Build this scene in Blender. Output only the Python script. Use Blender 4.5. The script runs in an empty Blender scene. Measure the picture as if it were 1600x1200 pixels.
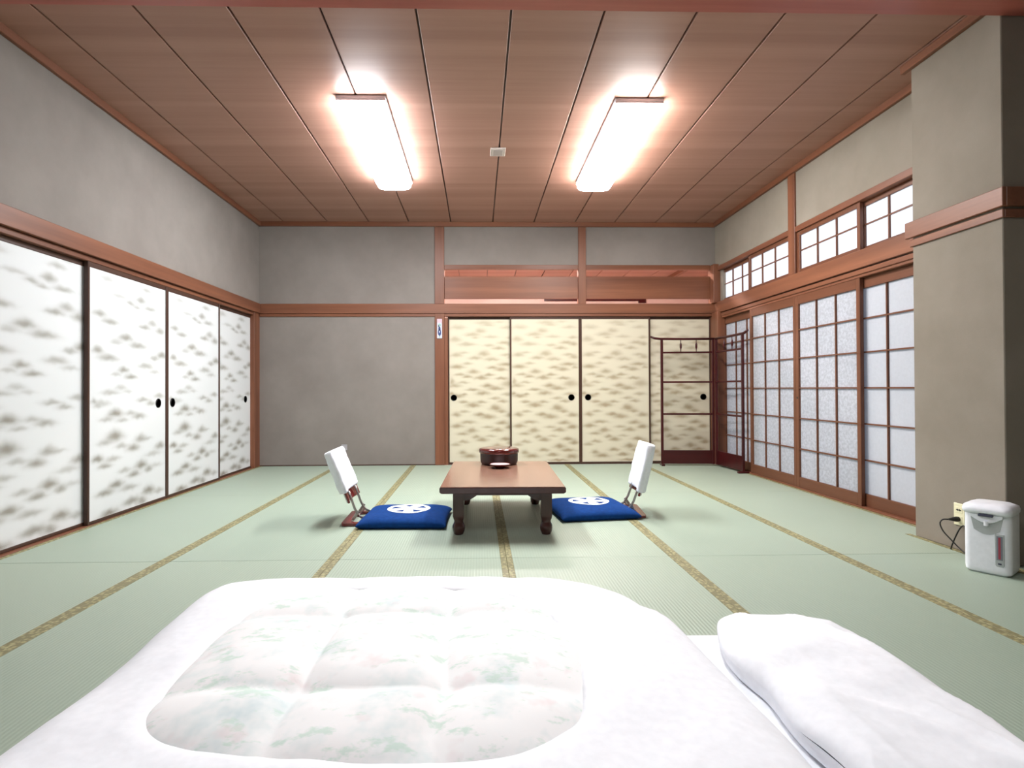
import bpy, bmesh, math, random
from mathutils import Vector, Matrix, noise as mnoise

random.seed(7)
SC = bpy.context.scene
C = bpy.context.scene.collection

# ------------------------------------------------------------------ camera
CAM_H = 0.8899
YAW, PITCH, ROLL, SX, FPX = 0.0235, 0.0084, 0.0039, -31.83, 890.0
cam_d = bpy.data.cameras.new('camera')
cam = bpy.data.objects.new('camera', cam_d)
C.objects.link(cam)
cam_d.sensor_width = 36.0
cam_d.lens = FPX / 1600 * 36
cam_d.shift_x = -SX / 1600
cam_d.clip_start = 0.05
_R = Vector((math.cos(YAW), -math.sin(YAW), 0))
_F0 = Vector((math.sin(YAW), math.cos(YAW), 0))
_Z = Vector((0, 0, 1))
_F = math.cos(PITCH) * _F0 + math.sin(PITCH) * _Z
_U = -math.sin(PITCH) * _F0 + math.cos(PITCH) * _Z
_r = math.cos(ROLL) * _R - math.sin(ROLL) * _U
_u = math.sin(ROLL) * _R + math.cos(ROLL) * _U
M = Matrix(((_r.x, _u.x, -_F.x, 0), (_r.y, _u.y, -_F.y, 0), (_r.z, _u.z, -_F.z, CAM_H), (0, 0, 0, 1)))
cam.matrix_world = M
SC.camera = cam

# ------------------------------------------------------------------ light, sky, exposure
LAMP_L = ((0.90, 0.95, 1.0), 26.0)     # cool tube fixture
LAMP_R = ((0.98, 0.97, 0.95), 26.0)     # warmer tube fixture
FILL_REAR = ((0.92, 0.96, 1.0), 9.0)      # unseen fixture added above the bed to brighten bed, beam and pillar
LAMP_NEXT = ((1.0, 0.90, 0.86), 90.0)  # unseen lamp added to light the room behind the transom
w = bpy.data.worlds.new('daylight')
SC.world = w
w.use_nodes = True
w.node_tree.nodes['Background'].inputs[0].default_value = (0.80, 0.87, 1.0, 1)
w.node_tree.nodes['Background'].inputs[1].default_value = 0.8
SC.view_settings.view_transform = 'Standard'
SC.view_settings.look = 'None'
SC.view_settings.gamma = 1.0
SC.view_settings.use_curve_mapping = False
SC.view_settings.exposure = 1.45

# ------------------------------------------------------------------ room numbers (metres)
XL, XR, YB, ZC = -2.547, 2.815, 6.687, 2.846
XP, PY0, PY1 = 2.616, 2.77, 3.36          # pillar face and its near / far ends
YR = -2.6                                  # wall behind the camera
XN = 3.25                                  # right side of the rear part

# ------------------------------------------------------------------ materials
def new_mat(name):
    m = bpy.data.materials.new(name)
    m.use_nodes = True
    nt = m.node_tree
    b = nt.nodes['Principled BSDF']
    return m, nt, b

def N(nt, t, **kw):
    n = nt.nodes.new(t)
    for k, v in kw.items():
        setattr(n, k, v)
    return n

def S(r, g, b):
    f = lambda c: (c / 255 / 12.92) if c / 255 <= 0.04045 else ((c / 255 + 0.055) / 1.055) ** 2.4
    return (f(r), f(g), f(b), 1)

def coords(nt, scale=(1, 1, 1), kind='Object'):
    tc = N(nt, 'ShaderNodeTexCoord')
    mp = N(nt, 'ShaderNodeMapping')
    mp.inputs['Scale'].default_value = scale
    nt.links.new(tc.outputs[kind], mp.inputs['Vector'])
    return mp.outputs['Vector']

def noise(nt, vec, scale, detail=3, rough=0.55):
    n = N(nt, 'ShaderNodeTexNoise')
    n.inputs['Scale'].default_value = scale
    n.inputs['Detail'].default_value = detail
    n.inputs['Roughness'].default_value = rough
    nt.links.new(vec, n.inputs['Vector'])
    return n.outputs['Fac']

def ramp(nt, fac, stops):
    r = N(nt, 'ShaderNodeValToRGB')
    e = r.color_ramp.elements
    while len(e) < len(stops):
        e.new(0.5)
    for el, (p, c) in zip(e, stops):
        el.position = p
        el.color = c
    nt.links.new(fac, r.inputs['Fac'])
    return r.outputs['Color']

def mixc(nt, fac, a, b, mode='MIX'):
    m = N(nt, 'ShaderNodeMix', data_type='RGBA', blend_type=mode)
    for inp, v in ((m.inputs[0], fac), (m.inputs[6], a), (m.inputs[7], b)):
        if isinstance(v, (int, float)):
            inp.default_value = v
        elif isinstance(v, tuple):
            inp.default_value = v
        else:
            nt.links.new(v, inp)
    return m.outputs[2]

def bump(nt, b, h, strength, dist=0.01):
    n = N(nt, 'ShaderNodeBump')
    n.inputs['Strength'].default_value = strength
    n.inputs['Distance'].default_value = dist
    nt.links.new(h, n.inputs['Height'])
    nt.links.new(n.outputs['Normal'], b.inputs['Normal'])

def mulv(nt, a, k):
    n = N(nt, 'ShaderNodeMath', operation='MULTIPLY')
    for i, v in enumerate((a, k)):
        if isinstance(v, (int, float)):
            n.inputs[i].default_value = v
        else:
            nt.links.new(v, n.inputs[i])
    return n.outputs[0]

def plain(name, c, rough=0.5, metal=0.0, coat=0.0, spec=None, var=0.0):
    m, nt, b = new_mat(name)
    b.inputs['Base Color'].default_value = c
    b.inputs['Roughness'].default_value = rough
    b.inputs['Metallic'].default_value = metal
    b.inputs['Coat Weight'].default_value = coat
    if spec is not None:
        b.inputs['Specular IOR Level'].default_value = spec
    v = coords(nt)
    f = noise(nt, v, 40, 3)
    d = tuple(x * (1 - max(var, 0.04)) for x in c[:3]) + (1,)
    l = tuple(min(1, x * (1 + max(var, 0.04) * .6)) for x in c[:3]) + (1,)
    nt.links.new(ramp(nt, f, [(0.3, d), (0.7, l)]), b.inputs['Base Color'])
    return m

def wood(name, dark, light, axis, rough=0.42, scale=9.0, per_object=0.0, spec=0.35):
    m, nt, b = new_mat(name)
    sc = [1.0, 1.0, 1.0]
    sc[axis] = 0.045
    v = coords(nt, tuple(sc))
    f1 = noise(nt, v, scale, 4, 0.6)
    f2 = noise(nt, v, scale * 9, 3, 0.6)
    col = ramp(nt, f1, [(0.28, dark), (0.72, light)])
    col = mixc(nt, mulv(nt, f2, 0.45), col, mixc(nt, 1.0, col, dark, 'MULTIPLY') if False else dark)
    if per_object:
        oi = N(nt, 'ShaderNodeObjectInfo')
        hs = N(nt, 'ShaderNodeHueSaturation')
        mr = N(nt, 'ShaderNodeMapRange')
        mr.inputs['To Min'].default_value = 1 - per_object
        mr.inputs['To Max'].default_value = 1 + per_object
        nt.links.new(oi.outputs['Random'], mr.inputs['Value'])
        nt.links.new(mr.outputs['Result'], hs.inputs['Value'])
        nt.links.new(col, hs.inputs['Color'])
        col = hs.outputs['Color']
    nt.links.new(col, b.inputs['Base Color'])
    b.inputs['Roughness'].default_value = rough
    b.inputs['Specular IOR Level'].default_value = spec
    bump(nt, b, f2, 0.06, 0.004)
    return m

def plaster(name, dark, light):
    m, nt, b = new_mat(name)
    v = coords(nt)
    f = noise(nt, v, 2.2, 4, 0.6)
    g = noise(nt, v, 160, 3, 0.7)
    col = ramp(nt, f, [(0.3, dark), (0.7, light)])
    col = mixc(nt, mulv(nt, g, 0.18), col, tuple(x * 0.72 for x in dark[:3]) + (1,))
    nt.links.new(col, b.inputs['Base Color'])
    b.inputs['Roughness'].default_value = 0.9
    b.inputs['Specular IOR Level'].default_value = 0.15
    bump(nt, b, g, 0.15, 0.003)
    return m

MAT = {}
TD, TL = S(100, 60, 43), S(143, 92, 66)
for i, a in enumerate('xyz'):
    MAT['timber_' + a] = wood('timber_' + a, TD, TL, i)
    MAT['dark_frame_' + a] = wood('dark_frame_' + a, S(58, 38, 30), S(86, 60, 48), i, 0.4)
    MAT['shoji_wood_' + a] = wood('shoji_wood_' + a, S(88, 52, 36), S(122, 77, 54), i)
    MAT['rack_' + a] = wood('rack_' + a, S(50, 14, 16), S(76, 24, 24), i, 0.28)
    MAT['table_' + a] = wood('table_' + a, S(54, 27, 24), S(76, 41, 36), i, 0.22, spec=0.5)
MAT['beam'] = wood('beam_lacquer', S(162, 86, 75), S(196, 115, 101), 0, 0.3)
MAT['ceiling'] = wood('ceiling_board', S(150, 107, 92), S(181, 139, 122), 0, 0.5, 5.0, 0.05)
MAT['tabletop'] = wood('tabletop_veneer', S(118, 84, 68), S(150, 112, 93), 1, 0.20, spec=0.7)
MAT['plaster'] = plaster('plaster_grey', S(128, 120, 114), S(140, 132, 126))
MAT['plaster_warm'] = plaster('plaster_olive_grey', S(131, 122, 110), S(143, 134, 123))
MAT['plaster_pink'] = plaster('plaster_pale', S(205, 180, 172), S(220, 196, 188))
MAT['subfloor'] = plain('subfloor', S(60, 52, 44), 0.9)

# fusuma paper: white ground with sprayed cloud print (strength stored per vertex)
def fusuma(name, ground, cloud, grain):
    m, nt, b = new_mat(name)
    at = N(nt, 'ShaderNodeAttribute', attribute_name='print')
    v = coords(nt)
    g = noise(nt, v, grain, 2, 0.7)
    mr = N(nt, 'ShaderNodeMapRange')
    mr.inputs['From Min'].default_value = 0.3
    mr.inputs['From Max'].default_value = 0.62
    mr.inputs['To Min'].default_value = 0.45
    mr.inputs['To Max'].default_value = 1.0
    nt.links.new(g, mr.inputs['Value'])
    f = mulv(nt, at.outputs['Fac'], mr.outputs['Result'])
    nt.links.new(mixc(nt, f, ground, cloud), b.inputs['Base Color'])
    b.inputs['Roughness'].default_value = 0.75
    b.inputs['Specular IOR Level'].default_value = 0.2
    return m
MAT['paper_left'] = fusuma('fusuma_paper_white', S(212, 213, 213), S(100, 88, 62), 260)
MAT['paper_back'] = fusuma('fusuma_paper_cream', S(208, 200, 178), S(136, 112, 77), 220)

def shoji_paper(name, col, trans, mottled):
    m, nt, b = new_mat(name)
    nt.nodes.remove(b)
    out = nt.nodes['Material Output']
    d = N(nt, 'ShaderNodeBsdfDiffuse')
    t = N(nt, 'ShaderNodeBsdfTranslucent')
    mx = N(nt, 'ShaderNodeMixShader')
    mx.inputs[0].default_value = trans
    v = coords(nt)
    f = noise(nt, v, 45, 4, 0.7)
    dk = tuple(x * (0.80 if mottled else 0.96) for x in col[:3]) + (1,)
    cc = ramp(nt, f, [(0.4, dk), (0.6, col)])
    nt.links.new(cc, d.inputs['Color'])
    nt.links.new(cc, t.inputs['Color'])
    nt.links.new(d.outputs[0], mx.inputs[1])
    nt.links.new(t.outputs[0], mx.inputs[2])
    nt.links.new(mx.outputs[0], out.inputs['Surface'])
    return m
MAT['shoji_mottled'] = shoji_paper('shoji_paper_mottled', (0.60, 0.61, 0.65, 1), 0.40, True)
MAT['shoji_plain'] = shoji_paper('shoji_paper_plain', (0.61, 0.62, 0.655, 1), 0.40, False)
MAT['transom_pane'] = shoji_paper('transom_frosted_pane', (0.95, 0.95, 0.95, 1), 0.94, False)

# tatami
def tatami():
    m, nt, b = new_mat('tatami_rush')
    tc = N(nt, 'ShaderNodeTexCoord')
    wv = N(nt, 'ShaderNodeTexWave', wave_type='BANDS', bands_direction='X', wave_profile='SIN')
    wv.inputs['Scale'].default_value = 0.314 / 0.0145 * 1.0
    nt.links.new(tc.outputs['Object'], wv.inputs['Vector'])
    v2 = coords(nt, (3, 90, 1))
    f2 = noise(nt, v2, 4, 3, 0.6)
    v3 = coords(nt, (1, 1, 1))
    f3 = noise(nt, v3, 2.0, 3, 0.5)
    oi = N(nt, 'ShaderNodeObjectInfo')
    base = ramp(nt, oi.outputs['Random'], [(0.0, S(160, 175, 160)), (1.0, S(166, 178, 160))])
    col = mixc(nt, mulv(nt, f3, 0.25), base, S(150, 165, 146))
    col = mixc(nt, mulv(nt, f2, 0.30), col, S(136, 150, 130))
    col = mixc(nt, mulv(nt, wv.outputs['Fac'], 0.20), col, S(128, 142, 124))
    nt.links.new(col, b.inputs['Base Color'])
    b.inputs['Roughness'].default_value = 0.48
    b.inputs['Specular IOR Level'].default_value = 0.6
    bump(nt, b, wv.outputs['Fac'], 0.35, 0.002)
    return m
MAT['tatami'] = tatami()

def heri():
    m, nt, b = new_mat('tatami_border_brocade')
    v = coords(nt)
    vo = N(nt, 'ShaderNodeTexVoronoi')
    vo.inputs['Scale'].default_value = 55
    nt.links.new(v, vo.inputs['Vector'])
    f = noise(nt, v, 60, 2)
    col = ramp(nt, vo.outputs['Distance'], [(0.25, S(168, 162, 118)), (0.55, S(112, 106, 72))])
    col = mixc(nt, mulv(nt, f, 0.5), col, S(142, 136, 98))
    nt.links.new(col, b.inputs['Base Color'])
    b.inputs['Roughness'].default_value = 0.6
    return m
MAT['heri'] = heri()

MAT['black'] = plain('black_lacquer', S(22, 18, 17), 0.35)
MAT['lacquer'] = plain('red_brown_lacquer', S(82, 22, 18), 0.12, coat=0.5, var=0.15)
MAT['lacquer_dark'] = plain('dark_brown_lacquer', S(40, 17, 15), 0.38, coat=0.0, var=0.15)
MAT['plate_inside'] = plain('pale_pink_glaze', S(236, 206, 204), 0.25)
MAT['chair_wood'] = plain('chair_red_lacquer', S(108, 30, 30), 0.22, coat=0.3, var=0.15)
MAT['steel'] = plain('chair_steel_tube', S(176, 172, 168), 0.3, metal=0.85)
MAT['cover'] = plain('white_chair_cover', S(236, 238, 246), 0.8)
MAT['clear_tag'] = plain('grey_clear_plastic', S(188, 186, 184), 0.2)
MAT['cushion'] = plain('blue_cotton', S(10, 56, 118), 0.9, var=0.18, spec=0.15)
MAT['crest'] = plain('white_crest_print', S(226, 232, 240), 0.85)
MAT['crest_line'] = plain('crest_line_print', S(170, 168, 190), 0.85)
MAT['sheet'] = plain('white_cotton_sheet', S(246, 247, 251), 0.8, spec=0.2, var=0.0)
MAT['pot'] = plain('white_plastic', S(242, 243, 250), 0.35)
MAT['pot_grey'] = plain('grey_plastic', S(176, 180, 180), 0.4)
MAT['pot_dark'] = plain('dark_grey_plastic', S(64, 66, 84), 0.4)
MAT['gauge_glass'] = plain('gauge_grey', S(128, 130, 140), 0.2)
MAT['gauge_red'] = plain('gauge_red', S(160, 60, 76), 0.3)
MAT['outlet'] = plain('cream_plastic', S(226, 220, 186), 0.4)
MAT['cord'] = plain('black_rubber', S(24, 22, 22), 0.5)
MAT['fixture'] = plain('white_enamel', S(214, 214, 224), 0.4)
MAT['sensor'] = plain('sensor_plastic', S(196, 184, 176), 0.4)
MAT['sensor_win'] = plain('sensor_window', S(168, 160, 156), 0.3)
MAT['pl_white'] = plain('label_white', S(196, 196, 206), 0.5)
MAT['pl_pink'] = plain('label_pink', S(204, 166, 178), 0.5)
MAT['pl_blue'] = plain('label_blue', S(36, 58, 112), 0.5)
MAT['pl_green'] = plain('label_green', S(150, 180, 172), 0.5)

def floral():
    m, nt, b = new_mat('pastel_floral_quilt')
    v = coords(nt)
    v2 = coords(nt, (1.0, 2.0, 1.0))
    f = noise(nt, v, 6.0, 4, 0.65)
    g = noise(nt, v2, 11.0, 4, 0.7)
    k = noise(nt, v, 9.0, 3, 0.6)
    col = ramp(nt, f, [(0.50, S(250, 249, 248)), (0.60, S(238, 243, 242)), (0.72, S(220, 232, 233))])
    gm = ramp(nt, g, [(0.56, (0, 0, 0, 1)), (0.64, (1, 1, 1, 1))])
    col = mixc(nt, mulv(nt, gm, 0.65), col, S(204, 228, 213))
    km = ramp(nt, k, [(0.58, (0, 0, 0, 1)), (0.68, (1, 1, 1, 1))])
    col = mixc(nt, mulv(nt, km, 0.5), col, S(238, 222, 222))
    nt.links.new(col, b.inputs['Base Color'])
    b.inputs['Roughness'].default_value = 0.85
    b.inputs['Specular IOR Level'].default_value = 0.2
    return m
MAT['quilt'] = floral()

def emitter(name, col, strength):
    m, nt, b = new_mat(name)
    b.inputs['Base Color'].default_value = (0.9, 0.9, 0.9, 1)
    b.inputs['Emission Color'].default_value = col + (1,)
    b.inputs['Emission Strength'].default_value = strength
    return m
MAT['lamp_l'] = emitter('diffuser_cool', *LAMP_L)
MAT['lamp_r'] = emitter('diffuser_warm', *LAMP_R)
MAT['fill_rear'] = emitter('diffuser_fill', *FILL_REAR)
MAT['lamp_next'] = emitter('diffuser_next_room', *LAMP_NEXT)

# ------------------------------------------------------------------ mesh helpers
class MB:
    def __init__(s):
        s.v = []; s.f = []
    def box(s, x0, x1, y0, y1, z0, z1):
        n = len(s.v)
        s.v += [(x0, y0, z0), (x1, y0, z0), (x1, y1, z0), (x0, y1, z0), (x0, y0, z1), (x1, y0, z1), (x1, y1, z1), (x0, y1, z1)]
        s.f += [tuple(n + i for i in q) for q in ((0, 3, 2, 1), (4, 5, 6, 7), (0, 1, 5, 4), (1, 2, 6, 5), (2, 3, 7, 6), (3, 0, 4, 7))]
        return s
    def bar(s, a, b, wx, wy, up=(0, 0, 1)):
        a, b = Vector(a), Vector(b)
        d = (b - a).normalized()
        u = Vector(up)
        if abs(d.dot(u)) > 0.95:
            u = Vector((1, 0, 0))
        p = d.cross(u).normalized(); q = p.cross(d).normalized()
        n = len(s.v)
        for e in (a, b):
            for i, j in ((-1, -1), (1, -1), (1, 1), (-1, 1)):
                s.v.append(tuple(e + p * i * wx / 2 + q * j * wy / 2))
        s.f += [tuple(n + i for i in q4) for q4 in ((0, 1, 2, 3), (7, 6, 5, 4), (0, 4, 5, 1), (1, 5, 6, 2), (2, 6, 7, 3), (3, 7, 4, 0))]
        return s
    def tube(s, pts, r, seg=8, closed=False):
        pts = [Vector(p) for p in pts]
        n = len(s.v); m = len(pts)
        ref = Vector((0, 0, 1))
        rr = r if isinstance(r, (list, tuple)) else [r] * m
        for i, p in enumerate(pts):
            d = (pts[min(i + 1, m - 1)] - pts[max(i - 1, 0)]).normalized()
            u = ref if abs(d.dot(ref)) < 0.93 else Vector((1, 0, 0))
            a = d.cross(u).normalized(); b = a.cross(d)
            for k in range(seg):
                t = 2 * math.pi * k / seg
                s.v.append(tuple(p + (a * math.cos(t) + b * math.sin(t)) * rr[i]))
        for i in range(m - 1):
            for k in range(seg):
                k2 = (k + 1) % seg
                s.f.append((n + i * seg + k, n + i * seg + k2, n + (i + 1) * seg + k2, n + (i + 1) * seg + k))
        s.f.append(tuple(n + k for k in reversed(range(seg))))
        s.f.append(tuple(n + (m - 1) * seg + k for k in range(seg)))
        return s
    def lathe(s, prof, seg=32, c=(0, 0, 0), axis='z', square=None):
        n = len(s.v); m = len(prof)
        for r, z in prof:
            for k in range(seg):
                t = 2 * math.pi * k / seg
                x, y = r * math.cos(t), r * math.sin(t)
                if axis == 'z': p = (c[0] + x, c[1] + y, c[2] + z)
                elif axis == 'y': p = (c[0] + x, c[1] + z, c[2] + y)
                else: p = (c[0] + z, c[1] + x, c[2] + y)
                s.v.append(p)
        for i in range(m - 1):
            for k in range(seg):
                k2 = (k + 1) % seg
                s.f.append((n + i * seg + k, n + i * seg + k2, n + (i + 1) * seg + k2, n + (i + 1) * seg + k))
        s.f.append(tuple(n + k for k in reversed(range(seg))))
        s.f.append(tuple(n + (m - 1) * seg + k for k in range(seg)))
        return s
    def prism(s, poly, axis, a, b):
        """extrude a 2-D polygon along axis ('x','y','z') from a to b"""
        n = len(s.v); m = len(poly)
        for t in (a, b):
            for p, q in poly:
                s.v.append({'x': (t, p, q), 'y': (p, t, q), 'z': (p, q, t)}[axis])
        s.f.append(tuple(range(n, n + m)))
        s.f.append(tuple(range(n + 2 * m - 1, n + m - 1, -1)))
        for i in range(m):
            j = (i + 1) % m
            s.f.append((n + i, n + j, n + m + j, n + m + i))
        return s
    def build(s, name, mat, parent=None, bevel=0.0, smooth=False, seg=1, loc=None):
        me = bpy.data.meshes.new(name)
        me.from_pydata(s.v, [], s.f)
        bm = bmesh.new(); bm.from_mesh(me)
        bmesh.ops.recalc_face_normals(bm, faces=bm.faces)
        bm.to_mesh(me); bm.free()
        return link(name, me, mat, parent, bevel, smooth, seg, loc)

def link(name, me, mat, parent=None, bevel=0.0, smooth=False, seg=1, loc=None):
    o = bpy.data.objects.new(name, me)
    C.objects.link(o)
    if mat and not me.materials:
        me.materials.append(MAT[mat] if isinstance(mat, str) else mat)
    if smooth:
        for p in me.polygons: p.use_smooth = True
        if smooth != 'all':
            me.set_sharp_from_angle(angle=math.radians(smooth if smooth is not True else 40))
    if bevel:
        b = o.modifiers.new('edge', 'BEVEL'); b.width = bevel; b.segments = seg; b.limit_method = 'ANGLE'
    if parent: o.parent = parent
    if loc: o.location = loc
    return o

def tag(o, label=None, cat=None, group=None, kind=None):
    if label: o['label'] = label
    if cat: o['category'] = cat
    if group: o['group'] = group
    if kind: o['kind'] = kind
    return o

def empty(name, loc=(0, 0, 0), rz=0.0):
    o = bpy.data.objects.new(name, None)
    o.empty_display_size = 0.05
    C.objects.link(o)
    o.location = loc
    o.rotation_euler = (0, 0, rz)
    return o

def struct(o, label, cat):
    return tag(o, label, cat, kind='structure')

def grid_mesh(name, nx, ny, fn):
    me = bpy.data.meshes.new(name)
    vs = [fn(i / nx, j / ny) for j in range(ny + 1) for i in range(nx + 1)]
    fs = [(j * (nx + 1) + i, j * (nx + 1) + i + 1, (j + 1) * (nx + 1) + i + 1, (j + 1) * (nx + 1) + i) for j in range(ny) for i in range(nx)]
    me.from_pydata(vs, [], fs)
    return me

# ================================================================== FLOOR
floor = MB().box(XL - .1, XN, YR, YB + .05, -.09, -.058).build('floor', 'subfloor')
struct(floor, 'pale green tatami mat floor with gold brocade borders', 'floor')
COLS = [XL, -1.6315, -0.7607, 0.1442, 1.0371, 1.9064, XR - .002]
ROWS = [YB - .002, 4.845, 3.0007, 1.156, -.688, YR]
def mat_pieces(w, l):
    a = MB().box(-w / 2 + .0305, w / 2 - .0305, -l / 2 + .0012, l / 2 - .0012, -.055, 0)
    me = a
    h = []
    for s in (-1, 1):
        x0, x1 = sorted((s * (w / 2 - .0008), s * (w / 2 - .031)))
        h.append(MB().box(x0, x1, -l / 2 + .0012, l / 2 - .0012, -.055, .0015))
    return a, h
def lay_mat(x0, x1, y0, y1, cache={}):
    k = (round(x1 - x0, 3), round(y1 - y0, 3))
    loc = ((x0 + x1) / 2, (y0 + y1) / 2, 0)
    if k not in cache:
        a, h = mat_pieces(x1 - x0, y1 - y0)
        o = a.build('tatami_mat', 'tatami', floor, bevel=.002, loc=loc)
        hs = [m.build('tatami_border', 'heri', o, bevel=.001) for m in h]
        cache[k] = (o, hs)
    else:
        o0, hs0 = cache[k]
        o = o0.copy(); C.objects.link(o); o.location = loc
        for q in hs0:
            c = q.copy(); C.objects.link(c); c.parent = o
for r in range(5):
    y1, y0 = ROWS[r], ROWS[r + 1]
    for c in range(6):
        x1 = COLS[c + 1]
        if c == 5 and r >= 2: x1 = XP
        lay_mat(COLS[c], x1, y0, y1)
for y0, y1 in ((.9, PY0), (-.94, .9), (YR, -.94)):
    lay_mat(XP, XN, y0, y1)
MB().box(XP - .032, XP - .001, 3.0007, PY1 + .04, -.0, .002).build('tatami_border', 'heri', floor)

# ================================================================== CEILING
ceil = MB().box(XL - .1, XN, YR, YB + .05, ZC + .02, ZC + .05).build('ceiling', 'dark_frame_y')
struct(ceil, 'reddish brown board ceiling with dark grooves', 'ceiling')
SEAMS = [XL, -2.26, -1.752, -1.273, -.807, -.315, .178, .663, 1.148, 1.613, 2.10, 2.57, XN]
for a, b in zip(SEAMS, SEAMS[1:]):
    MB().box(-(b - a) / 2 + .0055, (b - a) / 2 - .0055, 2.55 - 4.6, YB - 4.6, 0, .018).build('ceiling_plank', 'ceiling', ceil, bevel=.003, loc=((a + b) / 2, 4.6, ZC))
    MB().box(-(b - a) / 2 + .0055, (b - a) / 2 - .0055, YR, 2.55, 0, .018).build('ceiling_plank', 'ceiling', ceil, bevel=.003, loc=((a + b) / 2, 0, ZC))
tr = MB().box(XL, XN, 2.53, PY0, 2.742, ZC + .02).build('trim_1', 'beam', bevel=.004)
struct(tr, 'dark red beam crossing the ceiling nearest the viewer', 'beam')

# ================================================================== WALLS
wl = MB().box(XL - .1, XL, YR, YB + .1, 1.86, ZC + .02).box(XL - .1, XL - .062, YR, YB + .1, -.06, 1.86).box(XL - .1, XL - .002, YR, 2.86, -.06, 1.86).build('wall_left', 'plaster')
struct(wl, 'grey plaster wall above the white cloud-print sliding doors', 'wall')
wb = (MB().box(XL - .05, -.45, YB, YB + .08, -.06, ZC + .02)
      .box(-.45, XR + .1, YB, YB + .08, 2.33, ZC + .02)).build('wall_back', 'plaster')
struct(wb, 'grey plaster wall at the far end beside the cream sliding doors', 'wall')
wr = (MB().box(XR, XR + .12, PY1 - .05, YB + .08, 2.29, ZC + .02)
      .box(XR + .02, XR + .12, YB - .16, YB + .08, -.06, 2.3)).build('wall_right', 'plaster_warm')
struct(wr, 'olive grey plaster wall above the white transom windows', 'wall')
pil = MB().box(XP, XN + .2, PY0, PY1, 0, ZC + .02).build('wall_pillar', 'plaster_warm', bevel=.004)
struct(pil, 'thick plaster pillar standing out beside the white paper screens', 'pillar')
wf = (MB().box(XL - .1, XN + .1, YR - .1, YR, -.06, ZC + .02)).build('wall_front', 'plaster')
struct(wf, 'grey plaster wall behind the viewer', 'wall')
ws = MB().box(XN, XN + .1, YR, PY0, -.06, ZC + .02).build('wall_side', 'plaster_warm')
struct(ws, 'plaster side wall nearer than the pillar', 'wall')

# ------------------------------------------------------------------ timber trims
TN = [1]
def trim(boxes, mat, label, cat='trim', bevel=.003):
    TN[0] += 1
    m = MB()
    for b in boxes: m.box(*b)
    return struct(m.build('trim_%d' % TN[0], mat, bevel=bevel), label, cat)
# ceiling mouldings
trim([(XL, XL + .028, PY0, YB, 2.793, ZC)], 'timber_y', 'thin wooden moulding where the left wall meets the ceiling')
trim([(XL, XR, YB - .028, YB, 2.793, ZC)], 'timber_x', 'thin wooden moulding where the far wall meets the ceiling')
trim([(XR - .028, XR, PY1, YB - .028, 2.793, ZC)], 'timber_y', 'thin wooden moulding where the transom wall meets the ceiling')
trim([(XP - .03, XP, PY0, PY1 + .05, 2.798, ZC)], 'timber_y', 'short wooden moulding at the top of the plaster pillar')
# rails (nageshi) and door heads (kamoi)
trim([(XL - .05, XL + .024, PY0 - 2.6, YB, 1.775, 1.886)], 'timber_y', 'long wooden rail above the doors on the left wall', 'rail')
trim([(XL - .06, XL - .002, 2.86, YB - .16, 1.738, 1.772)], 'timber_y', 'grooved door head under the left wall rail', 'rail')
trim([(XL + .024, XR - .02, YB - .024, YB + .03, 1.775, 1.887)], 'timber_x', 'long wooden rail across the far wall', 'rail')
trim([(XL + .01, -.50, YB - .012, YB, 1.738, 1.772)], 'timber_x', 'slim strip under the rail on the blank far wall', 'rail')
trim([(-.393, 2.78, YB - .012, YB + .06, 1.738, 1.772)], 'timber_x', 'grooved door head above the cream doors', 'rail')
trim([(XR - .024, XR + .10, PY1, YB - .024, 1.765, 1.894)], 'timber_y', 'long wooden rail between paper screens and transom windows', 'rail')
trim([(XR - .006, XR + .004, PY1, YB - .16, 1.722, 1.758), (XR + .004, XR + .10, PY1, YB - .16, 1.70, 1.758)], 'timber_y', 'grooved head above the paper screens', 'rail')
trim([(XP - .022, XP + .0, PY0 - .022, PY1 + .035, 1.786, 1.882), (XP, XN, PY0 - .022, PY0, 1.786, 1.882)], 'timber_y', 'wooden rail wrapped around the plaster pillar', 'rail')
trim([(XP - .012, XP + .0, PY0 - .012, PY1 + .01, 1.732, 1.774), (XP, XN, PY0 - .012, PY0, 1.732, 1.774)], 'timber_y', 'slim lower strip wrapped around the plaster pillar', 'rail')
# posts
trim([(XL - .06, XL + .006, YB - .162, YB, 0, 1.775)], 'timber_z', 'corner post between left doors and blank far wall', 'post')
trim([(-.506, -.393, YB - .014, YB + .09, 0, 1.775), (-.506, -.393, YB - .014, YB + .09, 1.887, 2.793)], 'timber_z', 'tall post carrying the small blue and white plate', 'post')
trim([(-.497, -.40, YB - .010, YB, 1.70, 1.90), (-.394, -.355, YB - .004, YB + .06, 0, 1.722)], 'timber_z', 'slim jamb beside the first cream door', 'post')
trim([(1.183, 1.274, YB - .014, YB + .07, 1.887, 2.793)], 'timber_z', 'short post dividing the open transom of the far wall', 'post')
trim([(2.768, XR + .04, YB - .175, YB + .06, 0, 1.775), (2.755, XR + .04, YB - .10, YB + .06, 1.887, 2.34)], 'timber_z', 'corner post behind the dark red clothes rack', 'post')
trim([(XR - .016, XR + .09, 4.957, 5.066, 1.894, 2.793)], 'timber_z', 'short post dividing the white transom windows', 'post')
# open transom of the far wall
trim([(-.393, 1.183, YB - .006, YB + .05, 2.293, 2.346), (1.274, 2.755, YB - .006, YB + .05, 2.293, 2.346)], 'timber_x', 'upper bar of the open transom', 'rail')
for i, (a, b) in enumerate(((-.393, 1.183), (1.274, 2.76))):
    trim([(a, b, YB + .01, YB + .03, 1.948, 2.212)], 'timber_x', ('pale wide transom board beside the tall post', 'brown wide transom board beside the corner post')[i], 'board')
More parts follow.
